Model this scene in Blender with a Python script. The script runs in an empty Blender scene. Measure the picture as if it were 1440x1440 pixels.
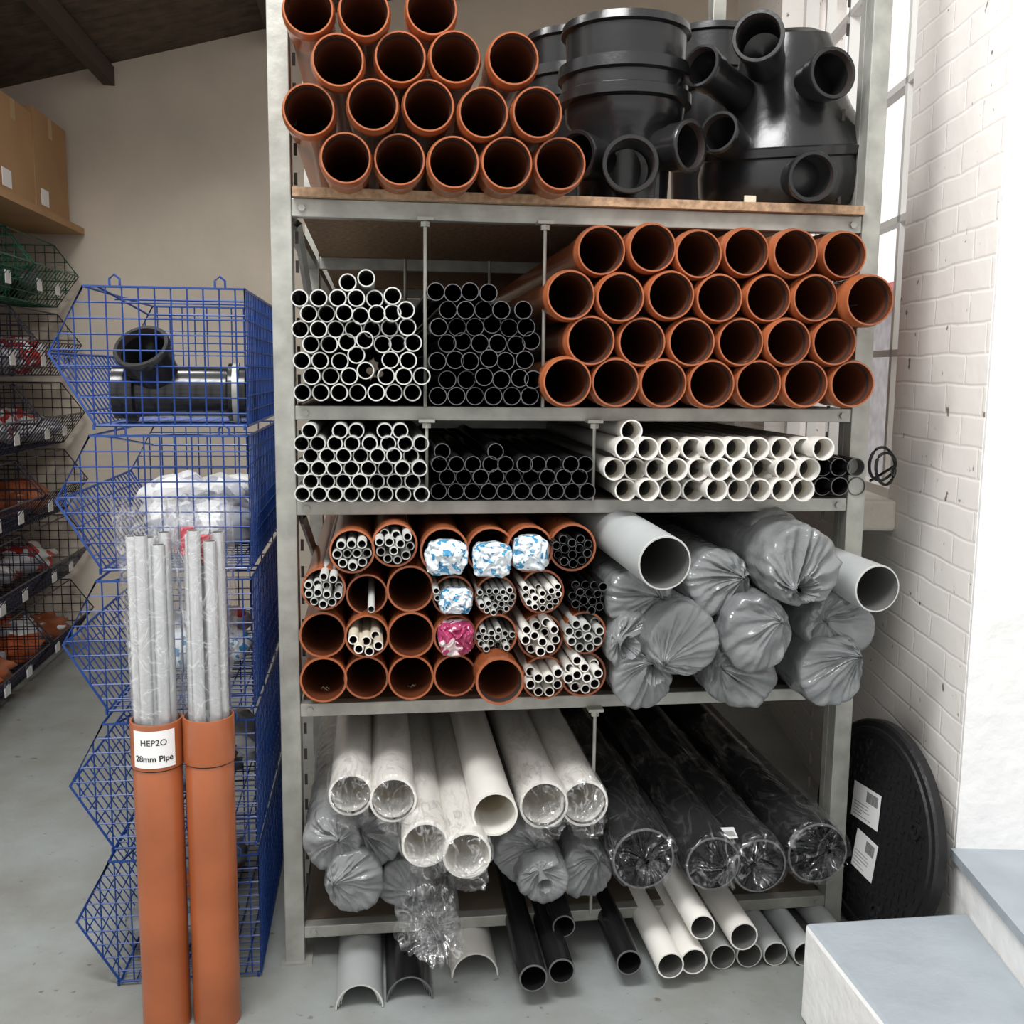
import bpy, math, random
from mathutils import Vector, Matrix, noise
random.seed(7)
C=bpy.context
# ------------------------------------------------------------------ camera
TH,PH,RO=math.radians(7.7),math.radians(7.75),0.0105
CAM=Vector((0,-2.6,1.57)); FPX=1440.0
Fw=Vector((math.sin(TH)*math.cos(PH),math.cos(TH)*math.cos(PH),-math.sin(PH)))
R0=Vector((math.cos(TH),-math.sin(TH),0)); U0=R0.cross(Fw)
Rv=(R0*math.cos(RO)+U0*math.sin(RO)); Uv=(U0*math.cos(RO)-R0*math.sin(RO))
cam=bpy.data.cameras.new("camera"); co=bpy.data.objects.new("camera",cam); C.collection.objects.link(co)
cam.sensor_width=36; cam.lens=36; cam.clip_start=0.05
m=Matrix((Rv,Uv,-Fw)).transposed().to_4x4(); m.translation=CAM; co.matrix_world=m
C.scene.camera=co
# survey: measured position on the vertical plane Y=const -> metres
def S(u,v,Y=0.0):
    d=Fw+Rv*((u-720)/FPX)-Uv*((v-720)/FPX)
    return CAM+d*((Y-CAM.y)/d.y)
def SR(u,v,r,Y): return (S(u+r,v,Y)-S(u,v,Y)).length
# ------------------------------------------------------------------ materials
def mat(name,col,rough=.5,metal=0,var=0,vscale=8,bump=0,bscale=30,alpha=1,col2=None,spec=None):
    m=bpy.data.materials.new(name); m.use_nodes=True; nt=m.node_tree; b=nt.nodes["Principled BSDF"]
    b.inputs["Base Color"].default_value=(*col,1); b.inputs["Roughness"].default_value=rough; b.inputs["Metallic"].default_value=metal
    if alpha<1: b.inputs["Alpha"].default_value=alpha
    if spec is not None: b.inputs["Specular IOR Level"].default_value=spec
    tc=nt.nodes.new("ShaderNodeTexCoord")
    if var>0 or col2:
        n=nt.nodes.new("ShaderNodeTexNoise"); n.inputs["Scale"].default_value=vscale; n.inputs["Detail"].default_value=6
        nt.links.new(tc.outputs["Object"],n.inputs["Vector"])
        r=nt.nodes.new("ShaderNodeValToRGB"); r.color_ramp.elements[0].position=.35; r.color_ramp.elements[1].position=.65
        c2=col2 if col2 else tuple(c*(1-var) for c in col)
        r.color_ramp.elements[0].color=(*c2,1); r.color_ramp.elements[1].color=(*col,1)
        nt.links.new(n.outputs["Fac"],r.inputs["Fac"]); nt.links.new(r.outputs["Color"],b.inputs["Base Color"])
    if bump>0:
        n=nt.nodes.new("ShaderNodeTexNoise"); n.inputs["Scale"].default_value=bscale; n.inputs["Detail"].default_value=5
        nt.links.new(tc.outputs["Object"],n.inputs["Vector"])
        bp=nt.nodes.new("ShaderNodeBump"); bp.inputs["Strength"].default_value=bump; bp.inputs["Distance"].default_value=.02
        nt.links.new(n.outputs["Fac"],bp.inputs["Height"]); nt.links.new(bp.outputs["Normal"],b.inputs["Normal"])
    return m
M=dict(
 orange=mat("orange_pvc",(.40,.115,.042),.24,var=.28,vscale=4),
 orangeD=mat("orange_pvc_bore_shade",(.13,.038,.017),.32),  # same orange darkened: shade of the bores painted in
 seal=mat("rubber_seal",(.03,.02,.018),.6),
 grey=mat("grey_pvc",(.40,.42,.42),.33,var=.1),
 greyI=mat("grey_pvc_bore_shade",(.14,.14,.135),.5),  # darkened grey that paints shade into the open pipe bores
 lgrey=mat("light_grey_pvc",(.58,.59,.56),.4,var=.1),
 black=mat("black_pvc",(.012,.012,.013),.2),
 blackrim=mat("black_pvc_cut_edge",(.11,.11,.115),.5),
 white=mat("white_pvc",(.82,.80,.75),.25,var=.06),
 cream=mat("cream_pvc",(.70,.63,.49),.35,var=.1),
 steel=mat("galvanised_steel",(.42,.42,.38),.42,.3,var=.3,vscale=14,bump=.08),
 board=mat("chipboard",(.46,.30,.18),.8,var=.4,vscale=60,bump=.2,bscale=90),
 deck=mat("dark_shelf_board",(.15,.115,.08),.8,var=.4,vscale=6),
 blue=mat("blue_coated_wire",(.008,.042,.20),.32),
 wblack=mat("black_coated_wire",(.015,.015,.03),.4),
 wgreen=mat("green_coated_wire",(.01,.09,.05),.4),
 bag=mat("grey_polythene",(.25,.26,.265),.17,var=.25,vscale=7,bump=.45,bscale=17),
 bagd=mat("dark_grey_polythene",(.12,.125,.13),.3,var=.25,vscale=9,bump=.25,bscale=25),
 chamber=mat("black_polypropylene",(.013,.013,.014),.25,var=.3,vscale=8,bump=.03,bscale=60),
 cover=mat("cast_black_composite",(.013,.013,.014),.45,bump=.15,bscale=60,spec=.4),
 paper=mat("white_label_paper",(.88,.88,.88),.6),
 ink=mat("black_ink",(.01,.01,.01),.6),
 card=mat("brown_cardboard",(.46,.27,.13),.85,var=.15,vscale=3),
 cardtape=mat("parcel_tape",(.5,.34,.18),.4),
 alu=mat("silver_grey_pipe",(.60,.61,.62),.22,.4),
 winwhite=mat("white_painted_timber",(.78,.78,.75),.5),
 cap=mat("red_cap",(.45,.01,.03),.4),
 teal=mat("orange_print",(.6,.13,.03),.5),
)
def clear_mat(name,a0,a1,scale=14,edge=.22):
    m=bpy.data.materials.new(name); m.use_nodes=True; nt=m.node_tree; nt.nodes.clear(); L=nt.links.new
    out=nt.nodes.new("ShaderNodeOutputMaterial"); mix=nt.nodes.new("ShaderNodeMixShader"); tr=nt.nodes.new("ShaderNodeBsdfTransparent")
    p=nt.nodes.new("ShaderNodeBsdfGlossy"); p.inputs["Color"].default_value=(.95,.96,.97,1); p.inputs["Roughness"].default_value=.10
    df=nt.nodes.new("ShaderNodeBsdfDiffuse"); df.inputs["Color"].default_value=(.85,.87,.88,1)
    m2=nt.nodes.new("ShaderNodeMixShader"); m2.inputs[0].default_value=.18; L(p.outputs[0],m2.inputs[1]); L(df.outputs[0],m2.inputs[2])
    tc=nt.nodes.new("ShaderNodeTexCoord"); n=nt.nodes.new("ShaderNodeTexNoise"); n.inputs["Scale"].default_value=scale; n.inputs["Detail"].default_value=3; n.inputs["Distortion"].default_value=1.6
    mp=nt.nodes.new("ShaderNodeMapping"); mp.inputs["Scale"].default_value=(1.3,.45,1.0)
    L(tc.outputs["Object"],mp.inputs[0]); L(mp.outputs[0],n.inputs["Vector"])
    s=nt.nodes.new("ShaderNodeMath"); s.operation='SUBTRACT'; s.inputs[1].default_value=.5; L(n.outputs["Fac"],s.inputs[0])
    ab=nt.nodes.new("ShaderNodeMath"); ab.operation='ABSOLUTE'; L(s.outputs[0],ab.inputs[0])
    mr=nt.nodes.new("ShaderNodeMapRange"); mr.inputs["From Min"].default_value=0; mr.inputs["From Max"].default_value=.04; mr.inputs["To Min"].default_value=a1; mr.inputs["To Max"].default_value=a0
    L(ab.outputs[0],mr.inputs["Value"])
    lw=nt.nodes.new("ShaderNodeLayerWeight"); lw.inputs["Blend"].default_value=.2
    ad=nt.nodes.new("ShaderNodeMath"); ad.operation='MULTIPLY_ADD'; ad.use_clamp=True; L(lw.outputs["Facing"],ad.inputs[0]); ad.inputs[1].default_value=edge; L(mr.outputs["Result"],ad.inputs[2])
    bp=nt.nodes.new("ShaderNodeBump"); bp.inputs["Strength"].default_value=.8; bp.inputs["Distance"].default_value=.02
    L(n.outputs["Fac"],bp.inputs["Height"]); L(bp.outputs["Normal"],p.inputs["Normal"])
    L(ad.outputs[0],mix.inputs["Fac"]); L(tr.outputs[0],mix.inputs[1]); L(m2.outputs[0],mix.inputs[2]); L(mix.outputs[0],out.inputs[0])
    return m
M["clear"]=clear_mat("clear_polythene",.05,.32,14,.30)
M["clearthin"]=clear_mat("thin_clear_polythene",.015,.14,9,.15)
M["clearblk"]=clear_mat("tight_clear_polythene",.03,.20,9,.16)
def print_mat(name,a,b,scale=25,pos=.5):
    m=bpy.data.materials.new(name); m.use_nodes=True; nt=m.node_tree; p=nt.nodes["Principled BSDF"]; p.inputs["Roughness"].default_value=.25
    tc=nt.nodes.new("ShaderNodeTexCoord"); n=nt.nodes.new("ShaderNodeTexNoise"); n.inputs["Scale"].default_value=scale; n.inputs["Detail"].default_value=1.5
    r=nt.nodes.new("ShaderNodeValToRGB"); r.color_ramp.interpolation='CONSTANT'; r.color_ramp.elements[0].color=(*a,1); r.color_ramp.elements[1].color=(*b,1); r.color_ramp.elements[1].position=pos
    nt.links.new(tc.outputs["Object"],n.inputs["Vector"]); nt.links.new(n.outputs["Fac"],r.inputs["Fac"]); nt.links.new(r.outputs["Color"],p.inputs["Base Color"])
    return m
M["bluebag"]=print_mat("blue_white_printed_bag",(.74,.80,.84),(.06,.28,.50),48,.57)
M["pinkbag"]=print_mat("pink_white_printed_bag",(.36,.04,.12),(.72,.58,.60),34,.55)
M["redbag"]=print_mat("red_white_blue_bag",(.8,.82,.85),(.55,.05,.04),14)
M["whitebag"]=print_mat("white_grey_bag",(.78,.79,.81),(.42,.44,.5),10)
# ------------------------------------------------------------------ mesh builder
class MB:
    def __init__(s): s.v=[];s.f=[];s.mi=[];s.mats=[]
    def m(s,k):
        if k not in s.mats: s.mats.append(k)
        return s.mats.index(k)
    def face(s,idx,k): s.f.append(idx); s.mi.append(s.m(k))
    def revolve(s,prof,c,axis,k,seg=32,a0=0,a1=2*math.pi,jig=None,ref=None):
        axis=Vector(axis).normalized(); c=Vector(c)
        rf=ref or (Vector((0,0,1)) if abs(axis.z)<.9 else Vector((1,0,0)))
        u=axis.cross(rf).normalized(); w=u.cross(axis).normalized()
        full=abs(a1-a0-2*math.pi)<1e-6; n=seg if full else seg+1
        base=len(s.v)
        for j,p in enumerate(prof):
            for i in range(n):
                a=a0+(a1-a0)*i/seg
                q=c+axis*p[0]+(u*math.cos(a)+w*math.sin(a))*p[1]
                if jig: q=jig(q,j,a)
                s.v.append(q)
        for j in range(len(prof)-1):
            kk=prof[j][2] if len(prof[j])>2 else k
            for i in range(seg):
                i2=(i+1)%n if full else i+1
                s.face((base+j*n+i,base+(j+1)*n+i,base+(j+1)*n+i2,base+j*n+i2),kk)
    def box(s,lo,hi,k,X=None):
        b=len(s.v)
        for z in (lo[2],hi[2]):
            for (x,y) in ((lo[0],lo[1]),(hi[0],lo[1]),(hi[0],hi[1]),(lo[0],hi[1])):
                q=Vector((x,y,z)); s.v.append(X@q if X else q)
        for f in ((3,2,1,0),(4,5,6,7),(0,1,5,4),(1,2,6,5),(2,3,7,6),(3,0,4,7)):
            s.face(tuple(b+i for i in f),k)
    def wire(s,pts,r,k,sides=5):
        pts=[Vector(p) for p in pts]; b=len(s.v); n=len(pts)
        for i,p in enumerate(pts):
            d=(pts[min(i+1,n-1)]-pts[max(i-1,0)]).normalized()
            rf=Vector((0,0,1)) if abs(d.z)<.8 else Vector((1,0,0))
            u=d.cross(rf).normalized(); w=d.cross(u)
            for j in range(sides):
                a=2*math.pi*j/sides; s.v.append(p+(u*math.cos(a)+w*math.sin(a))*r)
        for i in range(n-1):
            for j in range(sides):
                j2=(j+1)%sides; s.face((b+i*sides+j,b+i*sides+j2,b+(i+1)*sides+j2,b+(i+1)*sides+j),k)
    def lump(s,c,rad,k,seed=0,amp=.25,seg=22,freq=2.2,polar=False):
        c=Vector(c); b=len(s.v); rings=seg//2
        for i in range(rings+1):
            t=math.pi*i/rings
            for j in range(seg):
                a=2*math.pi*j/seg; d=Vector((math.sin(t)*math.cos(a),math.sin(t)*math.sin(a),math.cos(t)))
                q=1+amp*noise.noise(d*freq+Vector((seed*3.7,seed,1)))+amp*.6*abs(noise.noise(d*freq*2.6+Vector((seed,5,seed))))-amp*.5*abs(noise.noise(d*freq*1.7+Vector((9,seed,seed))))
                s.v.append(c+Vector((d.x*rad[0],d.y*rad[1],d.z*rad[2]))*q)
        for i in range(rings):
            for j in range(seg):
                j2=(j+1)%seg; s.face((b+i*seg+j,b+(i+1)*seg+j,b+(i+1)*seg+j2,b+i*seg+j2),k)
    def build(s,name,parent=None,smooth=True,X=None,ang=35):
        me=bpy.data.meshes.new(name); me.from_pydata([tuple(v) for v in s.v],[],s.f); me.update()
        for k in s.mats: me.materials.append(M[k] if isinstance(k,str) else k)
        me.polygons.foreach_set("material_index",s.mi)
        if smooth:
            me.polygons.foreach_set("use_smooth",[True]*len(s.f)); me.set_sharp_from_angle(angle=math.radians(ang))
        o=bpy.data.objects.new(name,me); C.collection.objects.link(o)
        if X: o.matrix_world=X
        if parent: o.parent=parent
        return o
def empty(name):
    e=bpy.data.objects.new(name,None); C.collection.objects.link(e); return e
YA=(0,1,0)
def socket_pipe(mb,u,v,r,Y,L=2.85,k="orange",ki="orangeD"):
    c=S(u,v,Y); R=SR(u,v,r,Y)
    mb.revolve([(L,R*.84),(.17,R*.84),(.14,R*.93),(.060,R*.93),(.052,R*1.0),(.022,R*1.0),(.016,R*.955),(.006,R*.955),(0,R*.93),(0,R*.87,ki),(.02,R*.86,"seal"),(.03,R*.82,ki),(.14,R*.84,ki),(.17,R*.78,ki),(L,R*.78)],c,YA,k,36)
def plain_pipe(mb,u,v,r,Y,L=2.8,k="grey",ki="greyI",rim=None,th=.13,seg=24,dirv=YA):
    c=S(u,v,Y); R=SR(u,v,r,Y)
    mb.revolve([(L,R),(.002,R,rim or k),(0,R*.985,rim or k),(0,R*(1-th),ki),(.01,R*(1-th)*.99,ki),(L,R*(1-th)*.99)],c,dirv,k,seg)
def J(a=.03): return random.uniform(-a,a)
# ------------------------------------------------------------------ room
fm=bpy.data.materials.new("painted_concrete_floor"); fm.use_nodes=True; nt=fm.node_tree; p=nt.nodes["Principled BSDF"]
tc=nt.nodes.new("ShaderNodeTexCoord"); n1=nt.nodes.new("ShaderNodeTexNoise"); n1.inputs["Scale"].default_value=2.2; n1.inputs["Detail"].default_value=9; n1.inputs["Roughness"].default_value=.62
nt.links.new(tc.outputs["Object"],n1.inputs["Vector"]); r=nt.nodes.new("ShaderNodeValToRGB")
r.color_ramp.elements[0].position=.32; r.color_ramp.elements[0].color=(.22,.22,.195,1); r.color_ramp.elements[1].position=.66; r.color_ramp.elements[1].color=(.31,.335,.335,1)
nt.links.new(n1.outputs["Fac"],r.inputs["Fac"])
n2=nt.nodes.new("ShaderNodeTexNoise"); n2.inputs["Scale"].default_value=28; n2.inputs["Detail"].default_value=6; nt.links.new(tc.outputs["Object"],n2.inputs["Vector"])
r2=nt.nodes.new("ShaderNodeValToRGB"); r2.color_ramp.elements[0].position=.66; r2.color_ramp.elements[1].position=.72; nt.links.new(n2.outputs["Fac"],r2.inputs["Fac"])
mx=nt.nodes.new("ShaderNodeMixRGB"); mx.inputs["Color2"].default_value=(.15,.14,.12,1); nt.links.new(r2.outputs["Color"],mx.inputs["Fac"]); nt.links.new(r.outputs["Color"],mx.inputs["Color1"]); nt.links.new(mx.outputs["Color"],p.inputs["Base Color"])
p.inputs["Roughness"].default_value=.36
bp=nt.nodes.new("ShaderNodeBump"); bp.inputs["Strength"].default_value=.15; bp.inputs["Distance"].default_value=.01; nt.links.new(n2.outputs["Fac"],bp.inputs["Height"]); nt.links.new(bp.outputs["Normal"],p.inputs["Normal"])
M["floor"]=fm
b=MB(); b.box((-2.6,-4.5,-.1),(2.4,3.75,0),"floor"); b.build("floor",smooth=False)
M["beige"]=mat("beige_painted_plaster",(.66,.58,.475),.8,var=.12,vscale=2.5,bump=.3,bscale=9)
b=MB(); b.box((-2.6,3.5,0),(2.4,3.7,4.6),"beige"); b.build("wall_back",smooth=False)
b=MB(); b.box((-2.6,.2,0),(-2.4,3.5,3.0),"beige"); b.build("wall_left",smooth=False)
M["roof"]=mat("roof_boards",(.12,.085,.058),.85,var=.5,vscale=12)
rz=lambda x:3.2+.27*(x+1.46)
b=MB()
nb=20
for i in range(nb):
    y0=.9+i*(2.6/nb); y1=y0+2.6/nb-.006
    q=len(b.v)
    for y in (y0,y1):
        for (x) in (-2.6,1.9):
            for dz in (0,.03): b.v.append(Vector((x,y,rz(x)+dz)))
    for f in ((0,2,3,1),(4,5,7,6),(0,4,6,2),(1,3,7,5),(0,1,5,4),(2,6,7,3)): b.face(tuple(q+k for k in f),"roof")
b.build("ceiling",smooth=False)
M["purlin"]=mat("dark_roof_timber",(.07,.045,.035),.8)
for x in (-1.42,-.52,.4,1.3):
    b=MB(); b.box((x-.03,.9,rz(x)-.11),(x+.03,3.5,rz(x)-.012),"purlin"); b.build("roof_beam",smooth=False)
# right wall, splayed, painted brick
bm=bpy.data.materials.new("white_painted_brick"); bm.use_nodes=True; nt=bm.node_tree; p=nt.nodes["Principled BSDF"]; p.inputs["Roughness"].default_value=.6
tc=nt.nodes.new("ShaderNodeTexCoord"); sx=nt.nodes.new("ShaderNodeSeparateXYZ"); cx=nt.nodes.new("ShaderNodeCombineXYZ")
nt.links.new(tc.outputs["Object"],sx.inputs[0]); nt.links.new(sx.outputs["X"],cx.inputs["X"]); nt.links.new(sx.outputs["Z"],cx.inputs["Y"])
nd=nt.nodes.new("ShaderNodeTexNoise"); nd.inputs["Scale"].default_value=6; nt.links.new(tc.outputs["Object"],nd.inputs["Vector"])
va=nt.nodes.new("ShaderNodeMixRGB"); va.blend_type='ADD'; va.inputs["Fac"].default_value=.018; nt.links.new(cx.outputs[0],va.inputs["Color1"]); nt.links.new(nd.outputs["Color"],va.inputs["Color2"])
br=nt.nodes.new("ShaderNodeTexBrick"); br.inputs["Scale"].default_value=1; br.inputs["Brick Width"].default_value=.235; br.inputs["Row Height"].default_value=.078; br.inputs["Mortar Size"].default_value=.007; br.inputs["Mortar Smooth"].default_value=1
br.inputs["Color1"].default_value=(1,1,1,1); br.inputs["Color2"].default_value=(.92,.92,.92,1); br.inputs["Mortar"].default_value=(.4,.4,.4,1)
nt.links.new(va.outputs[0],br.inputs["Vector"])
n3=nt.nodes.new("ShaderNodeTexNoise"); n3.inputs["Scale"].default_value=22; n3.inputs["Detail"].default_value=5; nt.links.new(tc.outputs["Object"],n3.inputs["Vector"])
ad=nt.nodes.new("ShaderNodeMath"); ad.operation='MULTIPLY_ADD'; nt.links.new(n3.outputs["Fac"],ad.inputs[0]); ad.inputs[1].default_value=.9; nt.links.new(br.outputs["Color"],ad.inputs[2])
bp=nt.nodes.new("ShaderNodeBump"); bp.inputs["Strength"].default_value=.30; bp.inputs["Distance"].default_value=.007; nt.links.new(ad.outputs[0],bp.inputs["Height"]); nt.links.new(bp.outputs["Normal"],p.inputs["Normal"])
r=nt.nodes.new("ShaderNodeValToRGB"); r.color_ramp.elements[0].position=.30; r.color_ramp.elements[0].color=(.25,.22,.19,1); r.color_ramp.elements[1].position=.335; r.color_ramp.elements[1].color=(.93,.895,.85,1)
nt.links.new(n3.outputs["Fac"],r.inputs["Fac"]); nt.links.new(r.outputs["Color"],p.inputs["Base Color"])
M["brick"]=bm
M["plaster"]=mat("white_painted_render",(.92,.92,.91),.6,var=.04,bump=.4,bscale=14)
M["stone"]=mat("painted_stone_sill",(.78,.73,.64),.7,var=.15,bump=.3)
dv=Vector((.168,.986,0)).normalized(); nv=Vector((dv.y,-dv.x,0))
WX=Matrix(((dv.x,nv.x,0,1.5256),(dv.y,nv.y,0,0),(0,0,1,0),(0,0,0,1)))
b=MB()
b.box((-.264,0,0),(.40,.5,4.3),"brick")
b.box((-.276,.001,.365),(-.264,.5,4.3),"plaster")
b.box((.40,0,0),(2.3,.3,1.13),"brick"); b.box((.40,0,3.4),(2.3,.3,4.3),"brick"); b.box((2.3,0,0),(3.7,.3,4.3),"brick")
b.box((-1.7,0,0),(-.264,.5,.34),"plaster")
b.build("wall_right",smooth=False,X=WX)
M["bluegrey"]=mat("grey_floor_paint_sky_sheen",(.41,.46,.50),.45,var=.15,vscale=6,bump=.15)  # grey paint with the bluish sky sheen put into its colour
b=MB(); b.box((-1.7,-.012,.34),(-.276,.5,.365),"bluegrey"); b.build("trim_1",smooth=False,X=WX)
b=MB(); b.box((.32,-.16,1.10),(.62,.0,1.195),"stone"); b.box((.62,-.05,1.13),(2.3,.0,1.20),"stone"); o=b.build("window_sill",smooth=False,X=WX)
bv=o.modifiers.new("bevel","BEVEL"); bv.width=.01; bv.segments=2
b=MB(); z0,z1=1.13,3.4; n0,n1=.10,.16
b.box((.40,n0,z0),(.45,n1,z1),"winwhite"); b.box((2.24,n0,z0),(2.3,n1,z1),"winwhite"); b.box((.40,n0,z0),(2.3,n1,z0+.06),"winwhite"); b.box((.40,n0,z1-.06),(2.3,n1,z1),"winwhite")
for s in (.80,1.17,1.54,1.91): b.box((s-.013,n0+.01,z0),(s+.013,n1-.01,z1),"winwhite")
for z in (1.65,2.1,2.55,3.0): b.box((.42,n0+.01,z-.012),(2.26,n1-.01,z+.012),"winwhite")
b.build("window_1",smooth=False,X=WX)
M["redwall"]=mat("red_fascia",(.6,.10,.12),.5); M["outw"]=mat("grey_render_outside",(.36,.34,.35),.8,var=.3)
b=MB(); b.box((-2,2.0,-.2),(14,2.3,2.15),"outw"); b.box((-2,1.95,2.15),(14,2.3,2.4),"redwall"); b.build("building_outside",smooth=False,X=WX)
b=MB()
def wallx(y): return 1.5256+.1704*y-.004
q=len(b.v)
for z in (0,.25):
    for (x,y) in ((1.03,-2.2),(wallx(-2.2),-2.2),(wallx(-.378),-.378),(1.03,-.378)): b.v.append(Vector((x,y,z)))
for f,k in (((3,2,1,0),"plaster"),((4,5,6,7),"bluegrey"),((0,1,5,4),"plaster"),((1,2,6,5),"plaster"),((2,3,7,6),"plaster"),((3,0,4,7),"plaster")): b.face(tuple(q+i for i in f),k)
o=b.build("concrete_step",smooth=False); bv=o.modifiers.new("bevel","BEVEL"); bv.width=.012; bv.segments=2
# ------------------------------------------------------------------ rack
rack=empty("storage_rack")
XL,XR=-.245,1.315
b=MB()
LV=((1.94,1.983),(1.448,1.483),(1.208,1.243),(.681,.715),(.068,.10))
for y in (0.0,1.3,2.7):
    for x0,x1 in ((XL,XL+.05),(XR-.05,XR)):
        b.box((x0,y,0),(x1,y+.045,3.0),"steel")
        b.box((x0,y+.045,0),(x0+.004,y+.075,3.0),"steel"); b.box((x1-.004,y+.045,0),(x1,y+.075,3.0),"steel")
    for zb,zt in LV:
        b.box((XL+.05,y+.004,zb),(XR-.05,y+.04,zt),"steel")
o=b.build("frame",rack,smooth=False); bv=o.modifiers.new("bevel","BEVEL"); bv.width=.003; bv.segments=2
b=MB()
for z in (1.94,1.448,1.208,.681,.066):
    for x in (XL+.008,XR-.043): b.box((x,.045,z),(x+.035,2.7,z+.033),"steel")
for z in (1.80,1.40,.63): 
    b.box((XL+.05,.9,z-.02),(XR-.05,.93,z+.01),"steel")
for z0,z1 in ((2.0,2.7),(1.5,1.93),(.75,1.2)):
    b.wire([(XL+.06,.05,z1),(XL+.06,1.3,z0)],.012,"steel",4)
b.build("side_rails",rack,smooth=False)
b=MB()
for x in (XL+.075,XR-.08):
    for i in range(40):
        z=.2+i*.07; b.box((x-.02,.046,z),(x-.012,.0475,z+.03),"seal")
b.build("slots",rack,smooth=False)
b=MB(); b.box((XL+.055,-.02,1.984),(XR-.055,2.75,2.006),"board"); b.build("chipboard_shelf",rack,smooth=False)
b=MB()
for zt in (1.483,1.243,.715,.10): b.box((XL+.055,.042,zt-.018),(XR-.055,2.75,zt),"deck")
b.build("shelf_decks",rack,smooth=False)
b=MB()
for (u,z0,z1) in ((598,1.483,1.94),(765,1.483,1.94),(600,1.243,1.448),(835,1.243,1.448),(836,.10,.681)):
    x=S(u,450 if z1>1.9 else 650 if z1>1.4 else 1050,-.015).x
    b.wire([(x,-.012,z0),(x,-.012,z1+.004)],.0045,"steel",8)
    b.box((x-.02,-.028,z1-.004),(x+.02,.01,z1+.004),"steel"); b.revolve([(0,0),(0,.012),(.012,.012),(.012,0)],(x,-.012,z1-.018),(0,0,1),"steel",6)
for (u,v) in ((570,440),(688,440)):
    x=S(u,v,.9).x; b.wire([(x,.9,1.483),(x,.9,1.94)],.0055,"steel",8)
b.build("divider_rods",rack)
b=MB()
for z in (1.96,1.465,1.225,.70,.084):
    for x in (XL+.075,XR-.075): b.revolve([(0,0),(0,.009),(-.008,.009),(-.008,0)],(x,.004,z),YA,"steel",6)
b.box((XL-.01,-.01,0),(XL+.07,.08,.006),"steel"); b.box((XR-.07,-.01,0),(XR+.01,.08,.006),"steel")
b.build("bolts",rack,smooth=False)
# ------------------------------------------------------------------ orange stacks
top=[(433,12,38),(512,15,38),(607,12,38),(475,84,39),(563,80,38),(640,80,38),(722,82,38),(434,154,39),(524,147,38),(603,148,38),(680,158,37),(756,158,37),(486,222,38),(562,224,38),(638,228,38),(713,229,38),(788,230,38)]
b=MB()
for i,(u,v,r) in enumerate(top): socket_pipe(b,u,v,r,-.16+J(.02))
b.build("orange_drain_pipe_stack")
sec=[(846,352),(918,348),(983,357),(1050,354),(1119,355),(1188,358),(803,415),(873,418),(944,415),(1012,419),(1081,419),(1147,419),(831,479),(903,481),(973,481),(1042,481),(1109,481),(1174,481),(798,537),(866,538),(933,539),(1001,540),(1067,540),(1133,540),(1199,540)]
b=MB()
for (u,v) in sec: socket_pipe(b,u,v,36-(u-800)*.0085,-.12+J(.012))
socket_pipe(b,1224,422,35.5,-.17)
b.build("orange_drain_pipe_stack")
def stack(name,pts,r,k,ki,rim,Y=-.06,th=.16,L=2.75,seg=20):
    b=MB()
    for q in pts:
        plain_pipe(b,q[0],q[1],r,Y+J(.025),L,k,ki,rim,th,seg)
    return b.build(name)
def rows(d): return [(x,y) if not isinstance(x,tuple) else x for y,xs in d for x in xs]
g1=rows([(552,[425,451,477,503,529,554,580]),(529,[438,465,491,(514,521),543,568,593]),(507,[424,450,(478,508),(501,499),(549,506),574]),(484,[437,463,(488,481),(513,478),538,(559,483),(581,482)]),(463,[422,448,472,497,523,(548,461),(573,460)]),(441,[434,459,(484,440),(507,444),(530,441),(552,440),(571,436)]),(419,[421,448,475,501,(527,420),(552,416)]),(397,[489,(515,391)])])
M["tgrey"]=mat("grey_waste_pvc",(.44,.45,.43),.4)
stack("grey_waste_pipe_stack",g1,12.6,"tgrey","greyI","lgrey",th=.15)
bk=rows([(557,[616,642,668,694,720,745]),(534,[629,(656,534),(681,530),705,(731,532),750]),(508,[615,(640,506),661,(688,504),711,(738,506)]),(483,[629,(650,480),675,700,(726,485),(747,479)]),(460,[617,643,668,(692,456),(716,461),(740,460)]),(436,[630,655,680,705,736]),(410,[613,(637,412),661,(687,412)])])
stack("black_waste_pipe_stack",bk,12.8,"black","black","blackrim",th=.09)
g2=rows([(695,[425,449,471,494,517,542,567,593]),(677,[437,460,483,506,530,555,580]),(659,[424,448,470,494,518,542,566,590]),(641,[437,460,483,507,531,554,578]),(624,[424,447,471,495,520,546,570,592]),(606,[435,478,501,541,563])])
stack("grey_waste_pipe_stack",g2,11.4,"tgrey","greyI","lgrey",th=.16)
b2=rows([(691,[617,641,664,687,710,734,758,782,805,826]),(671,[629,652,676,698,722,746,770,793,815]),(653,[618,642,665,690,711,738,757,779,803,823]),(635,[622,697])])
stack("black_waste_pipe_stack",b2,11.6,"black","black","blackrim",th=.09)
stack("black_waste_pipe_stack",rows([(657,[1157,1180,1204]),(684,[1157,1181,1205])]),12.5,"black","black","blackrim",th=.09,Y=-.02)
b=MB()
for (u,v) in rows([(606,[888]),(631,[880,911,942,974,1005,1035,1067,1099,1130,1158]),(660,[864,893,923,952,983,1013,1043,1074,1105,1138]),(689,[880,912,943,975,1008,1038,1069,1100,1130])]):
    Y=-.14+J(.05); c=S(u,v,Y); R=SR(u,v,15.6,Y)
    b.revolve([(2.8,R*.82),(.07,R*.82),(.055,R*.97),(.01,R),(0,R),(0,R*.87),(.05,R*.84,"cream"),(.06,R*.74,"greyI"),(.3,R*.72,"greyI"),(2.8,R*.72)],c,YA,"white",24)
b.build("white_waste_pipe_stack")
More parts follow.
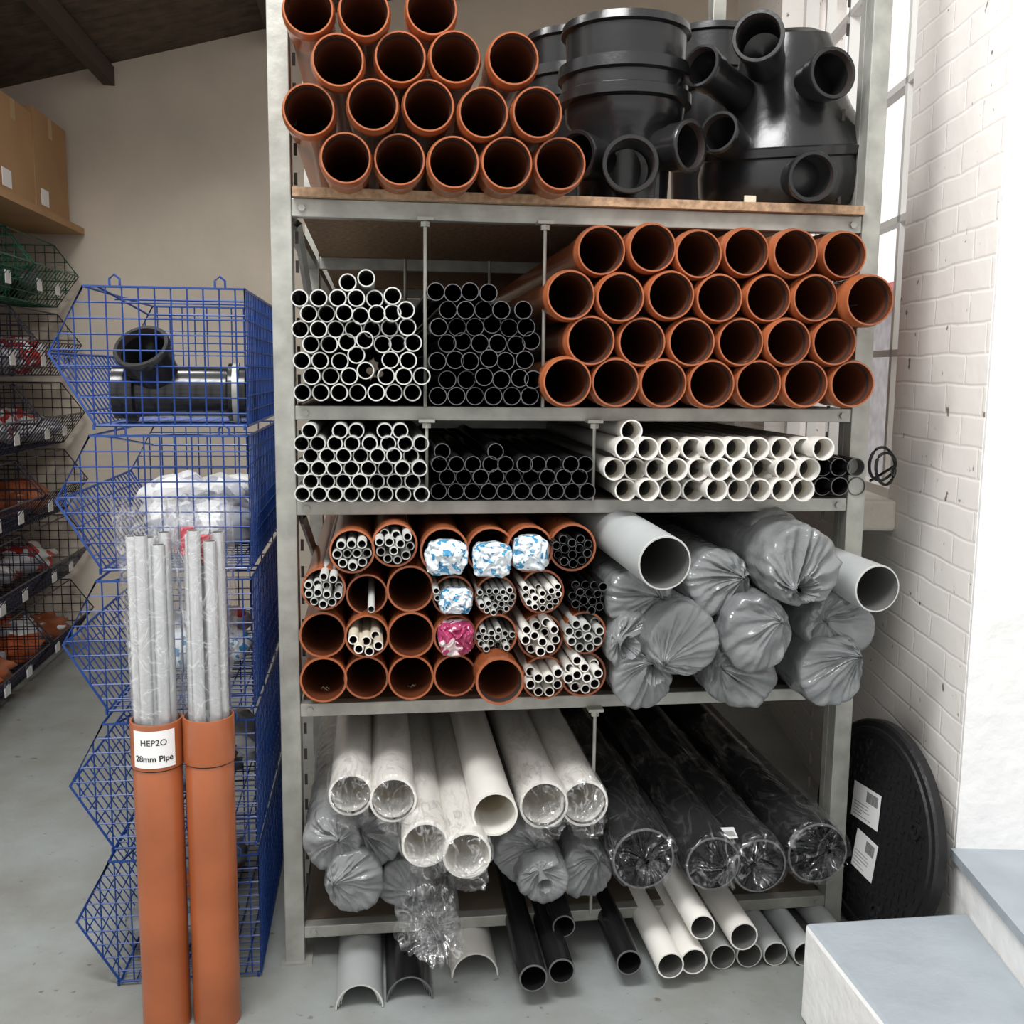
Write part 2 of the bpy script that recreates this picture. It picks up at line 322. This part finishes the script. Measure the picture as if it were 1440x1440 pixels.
# ------------------------------------------------------------------ shelf 4 : tubes holding small pipes
def pack(R,r,n,seed):
    rn=random.Random(seed); P=[[rn.uniform(-1,1)*R*.6,rn.uniform(-1,1)*R*.6] for _ in range(n)]
    for it in range(500):
        for p in P: p[1]+=.10*r*(1-it/520)
        for i in range(n):
            for j in range(i):
                dx=P[i][0]-P[j][0]; dy=P[i][1]-P[j][1]; d=math.hypot(dx,dy) or .01
                if d<2.04*r:
                    k=(2.04*r-d)/d*.5; P[i][0]+=dx*k;P[i][1]+=dy*k;P[j][0]-=dx*k;P[j][1]-=dy*k
        for p in P:
            d=math.hypot(*p)
            if d>R-r: p[0]*=(R-r)/d; p[1]*=(R-r)/d
    return P
holders=[(495,775,33),(555,766,33),(625,775,35),(690,775,35),(745,772,34),(805,770,34),
 (455,828,32),(516,836,30),(577,828,34),(637,838,30),(697,838,30),(762,832,32),
 (454,893,34),(516,895,32),(578,893,34),(640,895,31),(697,893,31),(760,895,33),(822,890,31),
 (455,956,34),(515,953,32),(578,953,33),(640,950,31),(765,953,32),(820,948,33)]
b=MB()
for i,(u,v,r) in enumerate(holders):
    Y=-.07+J(.02); c=S(u,v,Y); R=SR(u,v,r-.7,Y)
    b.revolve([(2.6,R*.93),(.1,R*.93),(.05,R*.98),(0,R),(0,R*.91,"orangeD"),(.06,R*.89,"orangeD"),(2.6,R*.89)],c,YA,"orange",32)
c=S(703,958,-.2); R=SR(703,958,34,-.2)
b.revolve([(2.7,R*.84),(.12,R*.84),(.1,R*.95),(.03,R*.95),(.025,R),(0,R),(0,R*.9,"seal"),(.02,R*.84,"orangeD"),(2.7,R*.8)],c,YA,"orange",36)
b.build("orange_holder_pipe_stack")
def cluster(name,u,v,R,r,n,k,ki,rim,Y=-.1,th=.25,L=2.4):
    b=MB()
    for (x,y) in pack(R,r,n,int(u)): plain_pipe(b,u+x,v+y,r*random.uniform(.9,1),Y+J(.04),L,k,ki,rim,th,14)
    b.build(name)
for (u,v,n,r) in ((495,775,10,7.2),(555,766,12,6.8),(455,828,13,6.4),(697,838,20,4.8),(697,893,17,5),(822,890,11,7.0),(637,832,16,5)):
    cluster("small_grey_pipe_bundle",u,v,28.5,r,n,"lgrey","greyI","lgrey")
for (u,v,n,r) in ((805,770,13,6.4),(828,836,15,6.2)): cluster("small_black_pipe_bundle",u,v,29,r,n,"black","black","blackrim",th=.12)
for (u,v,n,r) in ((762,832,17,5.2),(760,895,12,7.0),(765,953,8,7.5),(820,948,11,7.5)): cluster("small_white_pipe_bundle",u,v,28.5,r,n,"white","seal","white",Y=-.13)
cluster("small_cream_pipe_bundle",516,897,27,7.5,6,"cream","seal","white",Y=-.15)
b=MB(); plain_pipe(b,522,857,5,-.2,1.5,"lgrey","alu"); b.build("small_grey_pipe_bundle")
for (u,v) in ((458,975),(578,972),(640,968)):
    b=MB(); 
    for i in range(5):
        c=S(u+J(14),v+1,.0); a=random.uniform(-.5,.5); b.wire([c+Vector((-.02,.0,.002)),c+Vector((-.005,.03,.006+.01*a)),c+Vector((.02,-.02,.008*a))],.0016,"cream",4)
    b.build("pipe_clip_bundle")
# printed bags: pillow with gathered neck and soft creases
def pillow(u,v,rx,rz_,Y,k,seed):
    b=MB(); c=S(u,v,Y); RX=SR(u,v,rx,Y); RZ=SR(u,v,rz_,Y); N=64; rings=26; base=0
    for i in range(rings+1):
        t=i/rings; q=math.sin(math.pi*min(1,t*.5+.0)) if t<1 else 1
        for j in range(N):
            a=2*math.pi*j/N; ca,sa=math.cos(a),math.sin(a)
            ex=.62; sx_=math.copysign(abs(ca)**ex,ca); sz_=math.copysign(abs(sa)**ex,sa)
            P=Vector((ca*q*1.6,sa*q*1.6,seed*2.1))
            cr=abs(noise.noise(P*1.3))*.9+abs(noise.noise(P*2.6+Vector((3,1,2))))*.5
            edge=1+.10*noise.noise(Vector((ca*2,sa*2,seed)))+.05*noise.noise(Vector((ca*6,sa*6,seed)))
            y=-.035*math.sqrt(max(0,1-q*q*.98))-.03*(cr-.35)
            b.v.append(Vector((c.x+RX*q*sx_*edge*.92,c.y+y,c.z+RZ*q*sz_*edge*.92)))
    for i in range(rings):
        for j in range(N):
            j2=(j+1)%N; b.face((i*N+j,i*N+j2,(i+1)*N+j2,(i+1)*N+j),k)
    q=len(b.v)   # rear half tucked into the tube
    for i,(s,yy) in enumerate(((1.0,0.0),(.9,.05),(.6,.09),(.0,.10))):
        for j in range(N):
            o=b.v[rings*N+j]; b.v.append(Vector((c.x+(o.x-c.x)*s,o.y+yy,c.z+(o.z-c.z)*s)))
    for i in range(3):
        for j in range(N):
            j2=(j+1)%N; b.face((q+i*N+j,q+i*N+j2,q+(i+1)*N+j2,q+(i+1)*N+j),k)
    b.build("printed_fittings_bag",ang=60)
for i,(u,v,k,rx,ry) in enumerate(((627,784,"bluebag",32,27),(692,787,"bluebag",30,27),(746,778,"bluebag",28,27),(641,845,"bluebag",26,20),(641,896,"pinkbag",27,27))):
    pillow(u,v,rx,ry,-.11,k,i*1.37+.6)
# ------------------------------------------------------------------ polythene wrapped bundles
def wrap(b,u,v,r,Y,k,seed,L=2.6,pleat=.10,neck=(0,0),flare=.45,seg=110,tail=.05,body=None,flat=1.0,bul=.14):
    c=S(u,v,Y); R=SR(u,v,r,Y)
    prof=[(L,1.0),(L*.6,1.0),(.6,1.01),(.45,1.0),(.38,1.01),(.31,1.02),(.24,1.0),(.19,1.01),(.14,1.02),(.10,1.01),(.06,1.02),(.03,1.02),(.012,1.01),(.003,.985),(-.001,.93),(-.004,.84),(-.006,.74),(-.008,.64),(-.010,.54),(-.012,.43),(-.014,.32),(-.017,.22),(-.022,.13),(-.030,.07),(-.030-tail*.5,.07+flare*.4),(-.030-tail,.05+flare)]
    if flare==0: prof=prof[:-2]+[(-.026,.0)]
    n=Vector((neck[0],0,neck[1]))*R; base=len(b.v); rnd=random.Random(seed)
    ph=[(rnd.choice((5,7,9,12,15,19,23)),rnd.uniform(0,6.28),rnd.uniform(.35,1)) for _ in range(6)]
    tot=sum(x[2] for x in ph); N=len(prof); sq=rnd.uniform(-.06,.06)
    for j,(s,q) in enumerate(prof):
        w=.10+.25*max(0,1-abs(s)/.4) if s>.005 else min(1,.45+(1-q)*1.0)
        w*=min(1,q*2.5) if s<=0 and j<N-2 else 1
        sh=max(0,min(1,(1-q)*1.1)) if s<=.0 else 0
        for i in range(seg):
            a=2*math.pi*i/seg
            aw=a+.55*noise.noise(Vector((math.cos(a)*1.1,math.sin(a)*1.1,seed*1.7)))+.25*noise.noise(Vector((math.cos(a)*1.5,math.sin(a)*1.5,seed*.7+(1-q)*2+s*5)))
            f=sum(am*(1-2*abs(math.sin(kk*aw*.5+p+(s*2 if s>0 else (1-q)*.5)))) for kk,p,am in ph)/tot*1.6
            nz=noise.noise(Vector((math.cos(a)*1.3,math.sin(a)*1.3,s*5+seed*3.1)))
            ns=noise.noise(Vector((math.cos(a)*3.5,math.sin(a)*3.5,s*16+seed*1.1)))
            rad=R*q*(1+pleat*w*f*.55+.10*nz+.06*ns*(1 if s>-.01 else .4))
            yo=s*flat+(-pleat*R*1.1*f*w*(1 if s<=.005 else .1))+(bul*R*noise.noise(Vector((math.cos(a)*q*1.6,math.sin(a)*q*1.6,seed*2.3))) if s<.1 else 0)
            if s<.005: yo+=.10*R*noise.noise(Vector((math.cos(a)*q*4,math.sin(a)*q*4,seed*1.3)))
            b.v.append(Vector((c.x+rad*math.cos(a)*(1+sq)+n.x*sh,c.y+yo,c.z+rad*math.sin(a)*(1-sq)+n.z*sh)))
    for j in range(N-1):
        kk=body if (body and prof[j+1][0]>.12) else k
        for i in range(seg):
            i2=(i+1)%seg; b.face((base+j*seg+i,base+j*seg+i2,base+(j+1)*seg+i2,base+(j+1)*seg+i),kk)
grey=[(900,843,47,-.10,(.5,.1),0),(1012,820,45,-.10,(.6,.2),0),(1132,798,53,-.24,(-.3,-.5),.25),(1092,762,42,-.04,(.2,.3),0),(893,905,41,-.12,(-.6,.2),.3),(962,903,50,-.2,(-.6,-.5),.0),(1066,893,51,-.17,(.5,.4),0),(1182,885,48,-.13,(-.6,.3),0),(905,955,43,-.12,(.2,.6),.3),(1045,950,49,-.13,(-.7,.3),0),(1172,945,47,-.16,(.6,.5),0)]
for i,(u,v,r,Y,nk,fl) in enumerate(grey):
    b=MB(); wrap(b,u,v,r,Y,"bag" ,i+1,pleat=.10,neck=nk,flare=fl); b.build("wrapped_grey_pipe_bundle",ang=70)
for (u,v,r,Y,dx,dz) in ((935,792,38,-.32,-.12,.05),(1234,828,32,-.22,-.1,.02)):
    b=MB(); plain_pipe(b,u,v,r,Y,2.4,"grey","greyI","lgrey",.07,40,(dx*.6,1,dz)); b.build("grey_soil_pipe")
for (u,v,r,Y,nk) in ((468,1188,42,-.10,(.2,.3)),(528,1183,38,-.06,(-.4,.5)),(497,1243,44,-.12,(-.6,.2)),(570,1243,38,-.05,(.3,-.3)),(738,1203,42,-.08,(.3,.4)),(765,1240,34,-.16,(-.2,.6)),(826,1228,38,-.08,(.3,.6))):
    b=MB(); wrap(b,u,v,r,Y,"bag",u,pleat=.10,neck=nk,flare=.25 if u in(765,570) else 0); b.build("wrapped_grey_pipe_bundle",ang=70)
for (u,v,r,Y) in ((493,1118,31,-.14),(553,1125,33,-.16),(598,1188,33,-.25),(657,1203,34,-.27),(696,1145,32,-.22),(765,1132,34,-.15),(822,1130,33,-.14)):
    b=MB(); c=S(u,v,Y); R=SR(u,v,r,Y)
    b.revolve([(2.8,R*.96),(.1,R*.96),(.05,R),(0,R),(0,R*.9,"seal" if v<1150 and u!=696 else "white"),(.012,R*.88,"white"),(.12,R*.86,"cream"),(2.8,R*.86)],c,YA,"white",40)
    b.build("white_soil_pipe")
    if u!=696:
        b=MB(); wrap(b,u,v,r*1.05,Y-.008,"clear",u+3,pleat=.12,neck=(.5*math.sin(u),-.6),flare=.7,L=1.2,body="clearthin",bul=.3); b.build("clear_plastic_wrap",ang=180)
b=MB(); wrap(b,600,1285,44,-.24,"clear",91,L=.5,pleat=.28,neck=(.2,-.3),flare=1.0,bul=.3); wrap(b,615,1305,32,-.23,"clear",95,L=.3,pleat=.3,neck=(.2,-.3),flare=1.0,bul=.3); b.build("clear_plastic_wrap",ang=180)
for (u,v,r,Y,nk) in ((905,1208,46,-.17,(0,.1)),(1003,1215,40,-.2,(.3,0)),(1068,1218,40,-.2,(-.3,.2)),(1150,1200,44,-.14,(.2,.2))):
    b=MB(); plain_pipe(b,u,v,r*.94,Y,2.6,"black","black","blackrim",.07,40)
    b.build("black_soil_pipe")
    b=MB(); wrap(b,u,v,r*1.03,Y-.012,"clearblk",u+7,pleat=.14,neck=nk,flare=.35,L=.9,body="clearthin",bul=.3); b.build("clear_plastic_wrap",ang=180)
for (u,v,Y) in ((1030,1172,-.13),(1118,1160,-.06)):   # shipping labels lying on top of the black bundles
    c=S(u,v,Y); b=MB(); X=Matrix.Translation(c)@Matrix.Rotation(.08,4,'X')
    b.box((-.035,-.025,0),(.035,.03,.001),"paper",X)
    for i in range(9): b.box((-.03+i*.004,-.015,.001),(-.028+i*.004,.01,.0014),"ink",X)
    b.build("bundle_label",smooth=False)
# ------------------------------------------------------------------ loose lengths on the floor
def floorpipe(name,u,v,r,Y,k,ki,rim,th=.12):
    b=MB(); c=S(u,v,Y); R=SR(u,v,r,Y)
    if c.z-R<.03: c.z=R
    c.z=min(c.z,.066) if Y>-.1 else c.z
    b.revolve([(2.7,R),(.002,R,rim),(0,R*.98,rim),(0,R*(1-th),ki),(2.7,R*(1-th))],c,YA,k,28); b.build(name)
for a in ((750,1376,20,-.27),(790,1366,18.5,-.25),(885,1354,18,-.22)): floorpipe("black_down_pipe",*a,"black","black","blackrim")
floorpipe("black_down_pipe",793,1303,16,-.12,"black","black","blackrim")
for a in ((943,1358,19,-.24),(976,1352,19,-.22)): floorpipe("white_down_pipe",*a,"white","greyI","white")
for a in ((988,1304,18,-.22),(1046,1317,20,-.2)): floorpipe("white_down_pipe",*a,"white","greyI","white")
for a in ((1017,1338,18,-.16),(1054,1335,18,-.16),(1091,1337,17,-.16),(1133,1337,17,-.17),(1172,1325,17,-.1)): floorpipe("grey_down_pipe",*a,"grey","greyI","lgrey",.1)
def gutter(name,u,r,Y,k,n=3):
    b=MB(); c0=S(u,1375,Y)
    for i in range(n):
        R=SR(u,1375,r,Y)*(1-.10*i); Yi=i*.012; zz=.002
        def jig(q,j,a): return Vector((q.x,q.y,zz+abs(q.z-zz)*1.08))
        b.revolve([(2.6,R),(Yi,R,"lgrey" if k!="black" else "blackrim"),(Yi,R*.93,k),(2.6,R*.93)],Vector((c0.x,c0.y,zz)),YA,k,24,0,math.pi,jig=jig)
    b.build(name)
gutter("grey_gutter_lengths",505,34,-.22,"grey"); gutter("black_gutter_lengths",576,33,-.2,"black",4); gutter("white_gutter_lengths",668,33,-.12,"white",1)
# ------------------------------------------------------------------ inspection chambers
def spout(b,frm,to,r,k="chamber"):
    frm=Vector(frm);to=Vector(to); ax=(to-frm); L=ax.length
    b.revolve([(0,r*.88),(L-.06,r*.88),(L-.055,r*.98),(L-.016,r*.98),(L-.014,r*1.06),(L-.003,r*1.06),(L,r*1.03),(L,r*.90,"seal"),(L-.02,r*.86,k),(L-.12,r*.82,k),(L-.14,0)],frm,ax,k,36)
def chamber(Y,u,v0,deckz=2.006,sp=True):
    c=S(u,150,Y); b=MB(); x,y=c.x,c.y; zt=S(u,v0,Y).z; h=zt-deckz
    P=[(h*.7,0),(h*.7,.13),(h-.03,.147),(h,.152),(h,.168),(h-.02,.172),(h-.025,.160),(h-.10,.157),(h-.105,.178),(h-.135,.18),(h-.14,.168),(h-.17,.168),(h-.175,.178),(h-.20,.178),(h-.205,.160),(h*.48,.155),(h*.40,.128),(h*.05,.12),(0.0,.13),(0,0)]
    b.revolve(P,(x,y,deckz),(0,0,1),"chamber",48)
    if sp:
        for (uu,vv,r,Yo) in ((887,230,37,Y-.24),(972,205,33,Y-.17),(808,218,32,Y-.16)):
            t=S(uu,vv,Yo); R=SR(uu,vv,r,Yo); spout(b,(x+(.02 if uu>900 else 0),y+.0,t.z+.01),t,R)
    for a in range(4):
        an=a*math.pi/2+.6; b.box((x+.11*math.cos(an)-.012,y+.11*math.sin(an)-.012,deckz),(x+.11*math.cos(an)+.012,y+.11*math.sin(an)+.012,deckz+.12),"chamber")
    return b.build("drain_inspection_chamber")
chamber(.20,878,42)
chamber(.72,812,58,sp=False); chamber(.85,1000,52,sp=False)
b=MB(); Y=.24; c=S(1108,200,Y)
ax=Vector((-.08,-.16,1)).normalized(); c0=Vector((c.x+.005,c.y+.03,2.03))
b.revolve([(-.02,0),(-.02,.19),(.0,.215),(.05,.235),(.10,.238),(.14,.228),(.145,.236),(.165,.236),(.17,.226),(.22,.205),(.27,.175),(.32,.15),(.36,.135),(.42,.125),(.455,.11),(.47,.07),(.475,0)],c0,ax,"chamber",64)
for (u,v,r,Yo,fr) in ((1066,50,33,-.04,.36),(1172,102,32,-.02,.30),(984,92,28,.05,.27),(1143,248,31,-.08,.08),(1010,185,27,.06,.12)):
    t=S(u,v,Yo); R=SR(u,v,r,Yo); f=c0+ax*fr+Vector(((t.x-c0.x)*.25,0,0)); spout(b,f,t,R)
b.build("drain_inspection_chamber")
c=S(1055,270,-.0); b=MB(); b.box((c.x-.016,-.006,2.0065),(c.x+.014,.0,2.024),"cream"); b.build("paper_tag",smooth=False)
# ------------------------------------------------------------------ manhole cover
b=MB(); R=.305
b.revolve([(0,0),(0,R*.86),(.006,R*.87),(.006,R*.92),(0,R*.93),(0,R*.98),(-.006,R),(-.030,R),(-.035,R*.97),(-.035,0)],(0,0,0),(0,0,1),"cover",72)
for i in range(-9,10):
    for j in range(-9,10):
        x,y=i*.029,j*.029
        if math.hypot(x,y)<R*.82:
            if (i+j)%2: b.box((x-.011,y-.004,0),(x+.011,y+.004,.004),"cover")
            else: b.box((x-.004,y-.011,0),(x+.004,y+.011,.004),"cover")
for a in (0,1,2,3):
    an=a*math.pi/2+.4; b.revolve([(0,.024),(.007,.024),(.007,.014),(0,.014)],(math.cos(an)*R*.72,math.sin(an)*R*.72,0),(0,0,1),"cover",16)
def sticker(b,x,y,w,h,rot):
    X=Matrix.Translation((x,y,.0045))@Matrix.Rotation(rot,4,'Z')
    b.box((-w/2,-h/2,0),(w/2,h/2,.001),"paper",X)
    rn=random.Random(int(x*999)); xx=0
    while xx<w*.4: 
        t=rn.choice((.001,.002)); b.box((xx,h*.1,.001),(xx+t,h*.4,.0014),"ink",X); xx+=t+.0015
    for q in range(5): b.box((-w*.42,-h*.4+q*h*.09,.001),(w*rn.uniform(-.2,.25),-h*.4+q*h*.09+.0012,.0014),"ink",X)
sticker(b,-.03,.055,.14,.10,.06); sticker(b,.0,-.08,.11,.11,-.05)
nrm=Vector((-.99,-.06,.10)).normalized(); xl=Vector((.06,-.99,0)).normalized(); yl=nrm.cross(xl).normalized()
if yl.z<0: xl=-xl; yl=nrm.cross(xl).normalized()
MX=Matrix((xl,yl,nrm)).transposed().to_4x4(); MX.translation=Vector((1.378,-.018,.307))
b.build("manhole_cover",X=MX)
b=MB(); c=S(1243,655,.2); pts=[]
for i in range(60):
    a=i/59*4*math.pi; pts.append(c+Vector((.035*math.cos(a),.02*math.sin(a*.5),.045*math.sin(a)*(1+.2*math.sin(a*.7)))))
pts.append(pts[-1]+Vector((-.05,.05,-.05)))
b.wire(pts,.0045,"black",6); b.build("cable_coil")
# ------------------------------------------------------------------ wire bins
def clip(poly,axis,val):
    r=[]; n=len(poly)
    for i in range(n):
        p,q=poly[i],poly[(i+1)%n]
        if (p[axis]-val)*(q[axis]-val)<0:
            t=(val-p[axis])/(q[axis]-p[axis]); r.append(p[1-axis]+t*(q[1-axis]-p[1-axis]))
    return (min(r),max(r)) if len(r)>=2 else None
def wirebin(b,prof,y0,y1,k,g=.045,r=.0021,openedges=(4,)):
    xs=[p[0] for p in prof]; zs=[p[1] for p in prof]
    for y in (y0,y1):
        b.wire([(p[0],y,p[1]) for p in prof]+[(prof[0][0],y,prof[0][1])],r*1.7,k)
        x=min(xs)+g*.6
        while x<max(xs):
            c=clip(prof,0,x)
            if c: b.wire([(x,y,c[0]),(x,y,c[1])],r,k,4)
            x+=g
        z=min(zs)+g*.8
        while z<max(zs):
            c=clip(prof,1,z)
            if c: b.wire([(c[0],y,z),(c[1],y,z)],r,k,4)
            z+=g
    n=len(prof)
    for e in range(n):
        p,q=Vector((prof[e][0],0,prof[e][1])),Vector((prof[(e+1)%n][0],0,prof[(e+1)%n][1]))
        b.wire([(p.x,y0,p.z),(p.x,y1,p.z)],r*1.7,k)
        if e in openedges: continue
        L=(q-p).length; m_=max(1,round(L/g))
        for i in range(1,m_):
            w=p.lerp(q,i/m_); b.wire([(w.x,y0,w.z),(w.x,y1,w.z)],r,k,4)
        y=y0+g
        while y<y1-.01:
            b.wire([(p.x,y,p.z),(q.x,y,q.z)],r,k,4); y+=g
binz=[.012,.372,.732,1.085,1.435]
for z in binz:
    b=MB(); h=.325
    prof=[(-.655,z),(-.304,z),(-.304,z+h),(-.672,z+h),(-.755,z+h*.52)]
    wirebin(b,prof,-.05,.72,"blue",g=.037,r=.0020,openedges=(2,3))
    b.wire([(-.66,.2,z+h*.96),(-.31,.2,z+h*.96)],.003,"blue"); b.wire([(-.64,-.05,z+h),(-.60,.3,z+h*.86),(-.31,.3,z+h*.86)],.003,"blue")
    for x in (-.60,-.36):
        b.wire([(x-.012,-.05,z+h),(x-.012,-.05,z+h+.018),(x,-.05,z+h+.028),(x+.012,-.05,z+h+.018),(x+.012,-.05,z+h)],.003,"blue")
    b.wire([(-.66,-.05,z+.003),(-.66,-.05,z-.01)],.004,"blue"); b.wire([(-.31,-.05,z+.003),(-.31,-.05,z-.01)],.004,"blue")
    b.build("blue_wire_bin")
b=MB(); z=1.435+.075
b.revolve([(0,.066),(.03,.066),(.03,.074),(.05,.074),(.055,.062),(.27,.062),(.275,.074),(.30,.074),(.30,.066),(.315,.066),(.315,.058),(.02,.05),(0,.05),(0,.066)],(-.635,.06,z+.002),(1,.05,0),"black",36)
b.revolve([(.285,.075),(.30,.0755)],(-.635,.06,z+.002),(1,.05,0),"steel",36)
spout(b,(-.515,.12,z-.02),(-.552,-.025,z+.115),.064,"black")
b.build("black_pipe_tee")
rn=random.Random(3)
def bags(n,x0,x1,y0,y1,z,mats,name,r=.09):
    b=MB()
    for i in range(n):
        rr=r*rn.uniform(.75,1.1); b.lump((rn.uniform(x0,x1),rn.uniform(y0,y1),z+rr*.55+rn.uniform(0,.05)),(rr,rr,rr*.55),rn.choice(mats),rn.uniform(0,99),.4)
    b.build(name,ang=180)
bags(14,-.56,-.42,.08,.58,1.09,["whitebag","whitebag","lgrey"],"bagged_fittings",.11)
bags(14,-.60,-.42,.06,.58,.735,["redbag","whitebag","bluebag"],"bagged_fittings",.09)
bags(9,-.58,-.42,.08,.58,.375,["bag","whitebag","bagd"],"bagged_fittings")
bags(9,-.58,-.42,.08,.58,.02,["bag","orange","bagd"],"bagged_fittings")
lv=[.05,.42,.79,1.16,1.53,1.90]
for li,z in enumerate(lv):
    k="wgreen" if li==5 else "wblack"
    for (y0,y1) in ((1.15,1.85),(1.9,2.6),(2.65,3.4)):
        b=MB(); h=.33; prof=[(-2.2,z),(-1.72,z),(-1.6,z+h*.5),(-1.72,z+h),(-2.2,z+h)]
        wirebin(b,prof,y0,y1,k,g=.05,r=.0024,openedges=(2,3))
        b.wire([(-1.69,y0+.02,z+h*.15),(-1.60,y0+.02,z+h*.5)],.004,k)
        for yy in (y0+.2,y0+.5): b.box((-1.652,yy,z+.05),(-1.648,yy+.07,z+.11),"paper")
        b.build("green_wire_bin" if li==5 else "black_wire_bin")
        bags(10,-2.05,-1.80,y0+.12,y1-.12,z+.01,[["orange","teal","whitebag"],["whitebag","orange","redbag"],["orange","whitebag","orange"],["bluebag","whitebag","redbag"],["redbag","whitebag","whitebag"],["chamber","bagd","wgreen"]][li],"bagged_fittings",.13)
b=MB()
for y in (1.17,1.87,2.62,3.4): b.box((-2.242,y-.012,0),(-2.218,y+.012,2.29),"steel")
b.build("bin_stand",smooth=False)
b=MB(); b.box((-2.4,1.1,2.30),(-1.58,3.48,2.335),"card"); b.build("timber_shelf",smooth=False)
for (y0,y1,h) in ((1.15,1.7,.50),(1.72,2.3,.50),(2.32,2.85,.46),(2.87,3.42,.50)):
    b=MB(); b.box((-2.35,y0,2.336),(-1.64,y1,2.335+h),"card"); b.box((-2.35,(y0+y1)/2-.03,2.335+h),(-1.639,(y0+y1)/2+.03,2.336+h),"cardtape"); b.box((-1.64,(y0+y1)/2-.03,2.335+h*.8),(-1.639,(y0+y1)/2+.03,2.336+h),"cardtape"); b.box((-1.64,y0+.08,2.38),(-1.6385,y0+.2,2.46),"paper")
    b.build("cardboard_box",smooth=False)
# ------------------------------------------------------------------ upright orange tubes with bagged pipes
def tube(x,y,ztop,label):
    e=empty("orange_pipe_holder"); b=MB(); r=.0555; rc=.0590
    b.revolve([(0,r*.93),(0,r),(ztop-.115,r),(ztop-.112,r*.985,"seal"),(ztop-.108,rc*.99),(ztop-.10,rc),(ztop-.004,rc),(ztop,rc*.985),(ztop,rc*.92,"orangeD"),(.01,r*.92,"orangeD"),(.01,0)],(x,y,0),(0,0,1),"orange",48)
    b.build("tube",e)
    b=MB()
    for i,(px,py) in enumerate(pack(.050,.0150,7,int(ztop*1000))):
        h=ztop+.43+random.uniform(-.03,.015); px+=x; py=y+py
        b.revolve([(0.02,.0148),(h,.0148),(h,.0125,"greyI"),(h-.1,.0125)],(px,py,0),(random.uniform(-.006,.006),random.uniform(-.006,.006),1),"alu",18)
        if i in(3,6) and label is None: b.revolve([(h-.05,.0160),(h+.012,.0160),(h+.012,0)],(px,py,0),(0,0,1),"cap",14)
    b.build("pipe_lengths",e)
    b=MB()
    def jig(q,j,a):
        if j==0: return q
        n=noise.noise(Vector((math.cos(a)*2,math.sin(a)*2,q.z*4+x*40)))
        m2=noise.noise(Vector((math.cos(a)*5,math.sin(a)*5,q.z*6+x*40)))
        c=Vector((x,y,q.z)); k=min(1,j/5); return c+(q-c)*(1+(.25*n+.12*m2)*k)+Vector((0,0,.05*m2 if j>14 else 0))
    pr=[(ztop-.03,.05)]+[(ztop+.46*t/16,.053+.014*(t/16)) for t in range(0,16)]+[(ztop+.47,.072),(ztop+.50,.070)]
    b.revolve(pr,(x,y,0),(0,0,1),"clear",56,jig=jig); b.build("clear_bag",e,ang=180)
    if label:
        b=MB(); a0,a1=math.radians(226),math.radians(322)
        n=20; q=len(b.v); ra=rc+.001
        for i in range(n+1):
            a=a0+(a1-a0)*i/n
            for z in (ztop-.100,ztop-.012): b.v.append(Vector((x+ra*math.cos(a),y+ra*math.sin(a),z)))
        for i in range(n): b.face((q+2*i,q+2*i+2,q+2*i+3,q+2*i+1),"paper")
        b.build("label",e)
        for txt,zz,sz,off in label:
            cu=bpy.data.curves.new("t","FONT"); cu.body=txt; cu.size=sz; cu.align_x='CENTER'; cu.offset=off
            to=bpy.data.objects.new("t",cu); C.collection.objects.link(to); C.view_layer.update()
            me=bpy.data.meshes.new_from_object(to.evaluated_get(C.evaluated_depsgraph_get())); bpy.data.objects.remove(to)
            am=(a0+a1)/2
            for v in me.vertices:
                a=am+v.co.x/ra; zc=ztop+zz+v.co.y; v.co=Vector((x+(ra+.0006)*math.cos(a),y+(ra+.0006)*math.sin(a),zc))
            me.materials.clear(); me.materials.append(M["ink"]); ob=bpy.data.objects.new("label_text",me); C.collection.objects.link(ob); ob.parent=e
tube(-.508,-.215,.765,[("HEP2O",-.046,.020,.0001),("28mm Pipe",-.084,.0195,.0004)])
tube(-.390,-.215,.77,None)
# ------------------------------------------------------------------ light
w=bpy.data.worlds.new("world"); C.scene.world=w; w.use_nodes=True; bg=w.node_tree.nodes["Background"]; bg.inputs[0].default_value=(1,.985,.96,1); bg.inputs[1].default_value=1.1
def area(name,loc,target,size,power,col=(1,1,1)):
    l=bpy.data.lights.new(name,"AREA"); l.shape='RECTANGLE'; l.size=size[0]; l.size_y=size[1]; l.energy=power; l.color=col
    o=bpy.data.objects.new(name,l); C.collection.objects.link(o); o.location=loc; d=Vector(target)-Vector(loc); o.rotation_euler=d.to_track_quat('-Z','Y').to_euler(); return o
area("rooflight",(-.6,-1.6,4.2),(0.5,.6,.9),(1.6,.8),130)
area("aisle_fill_light",(-1.1,.9,3.9),(-1.3,3.2,1.4),(.8,1.0),60,(1,.98,.95))  # added fill without a visible source, brightens the back wall
C.scene.view_settings.view_transform='Standard'; C.scene.view_settings.look='None'; C.scene.view_settings.exposure=.02
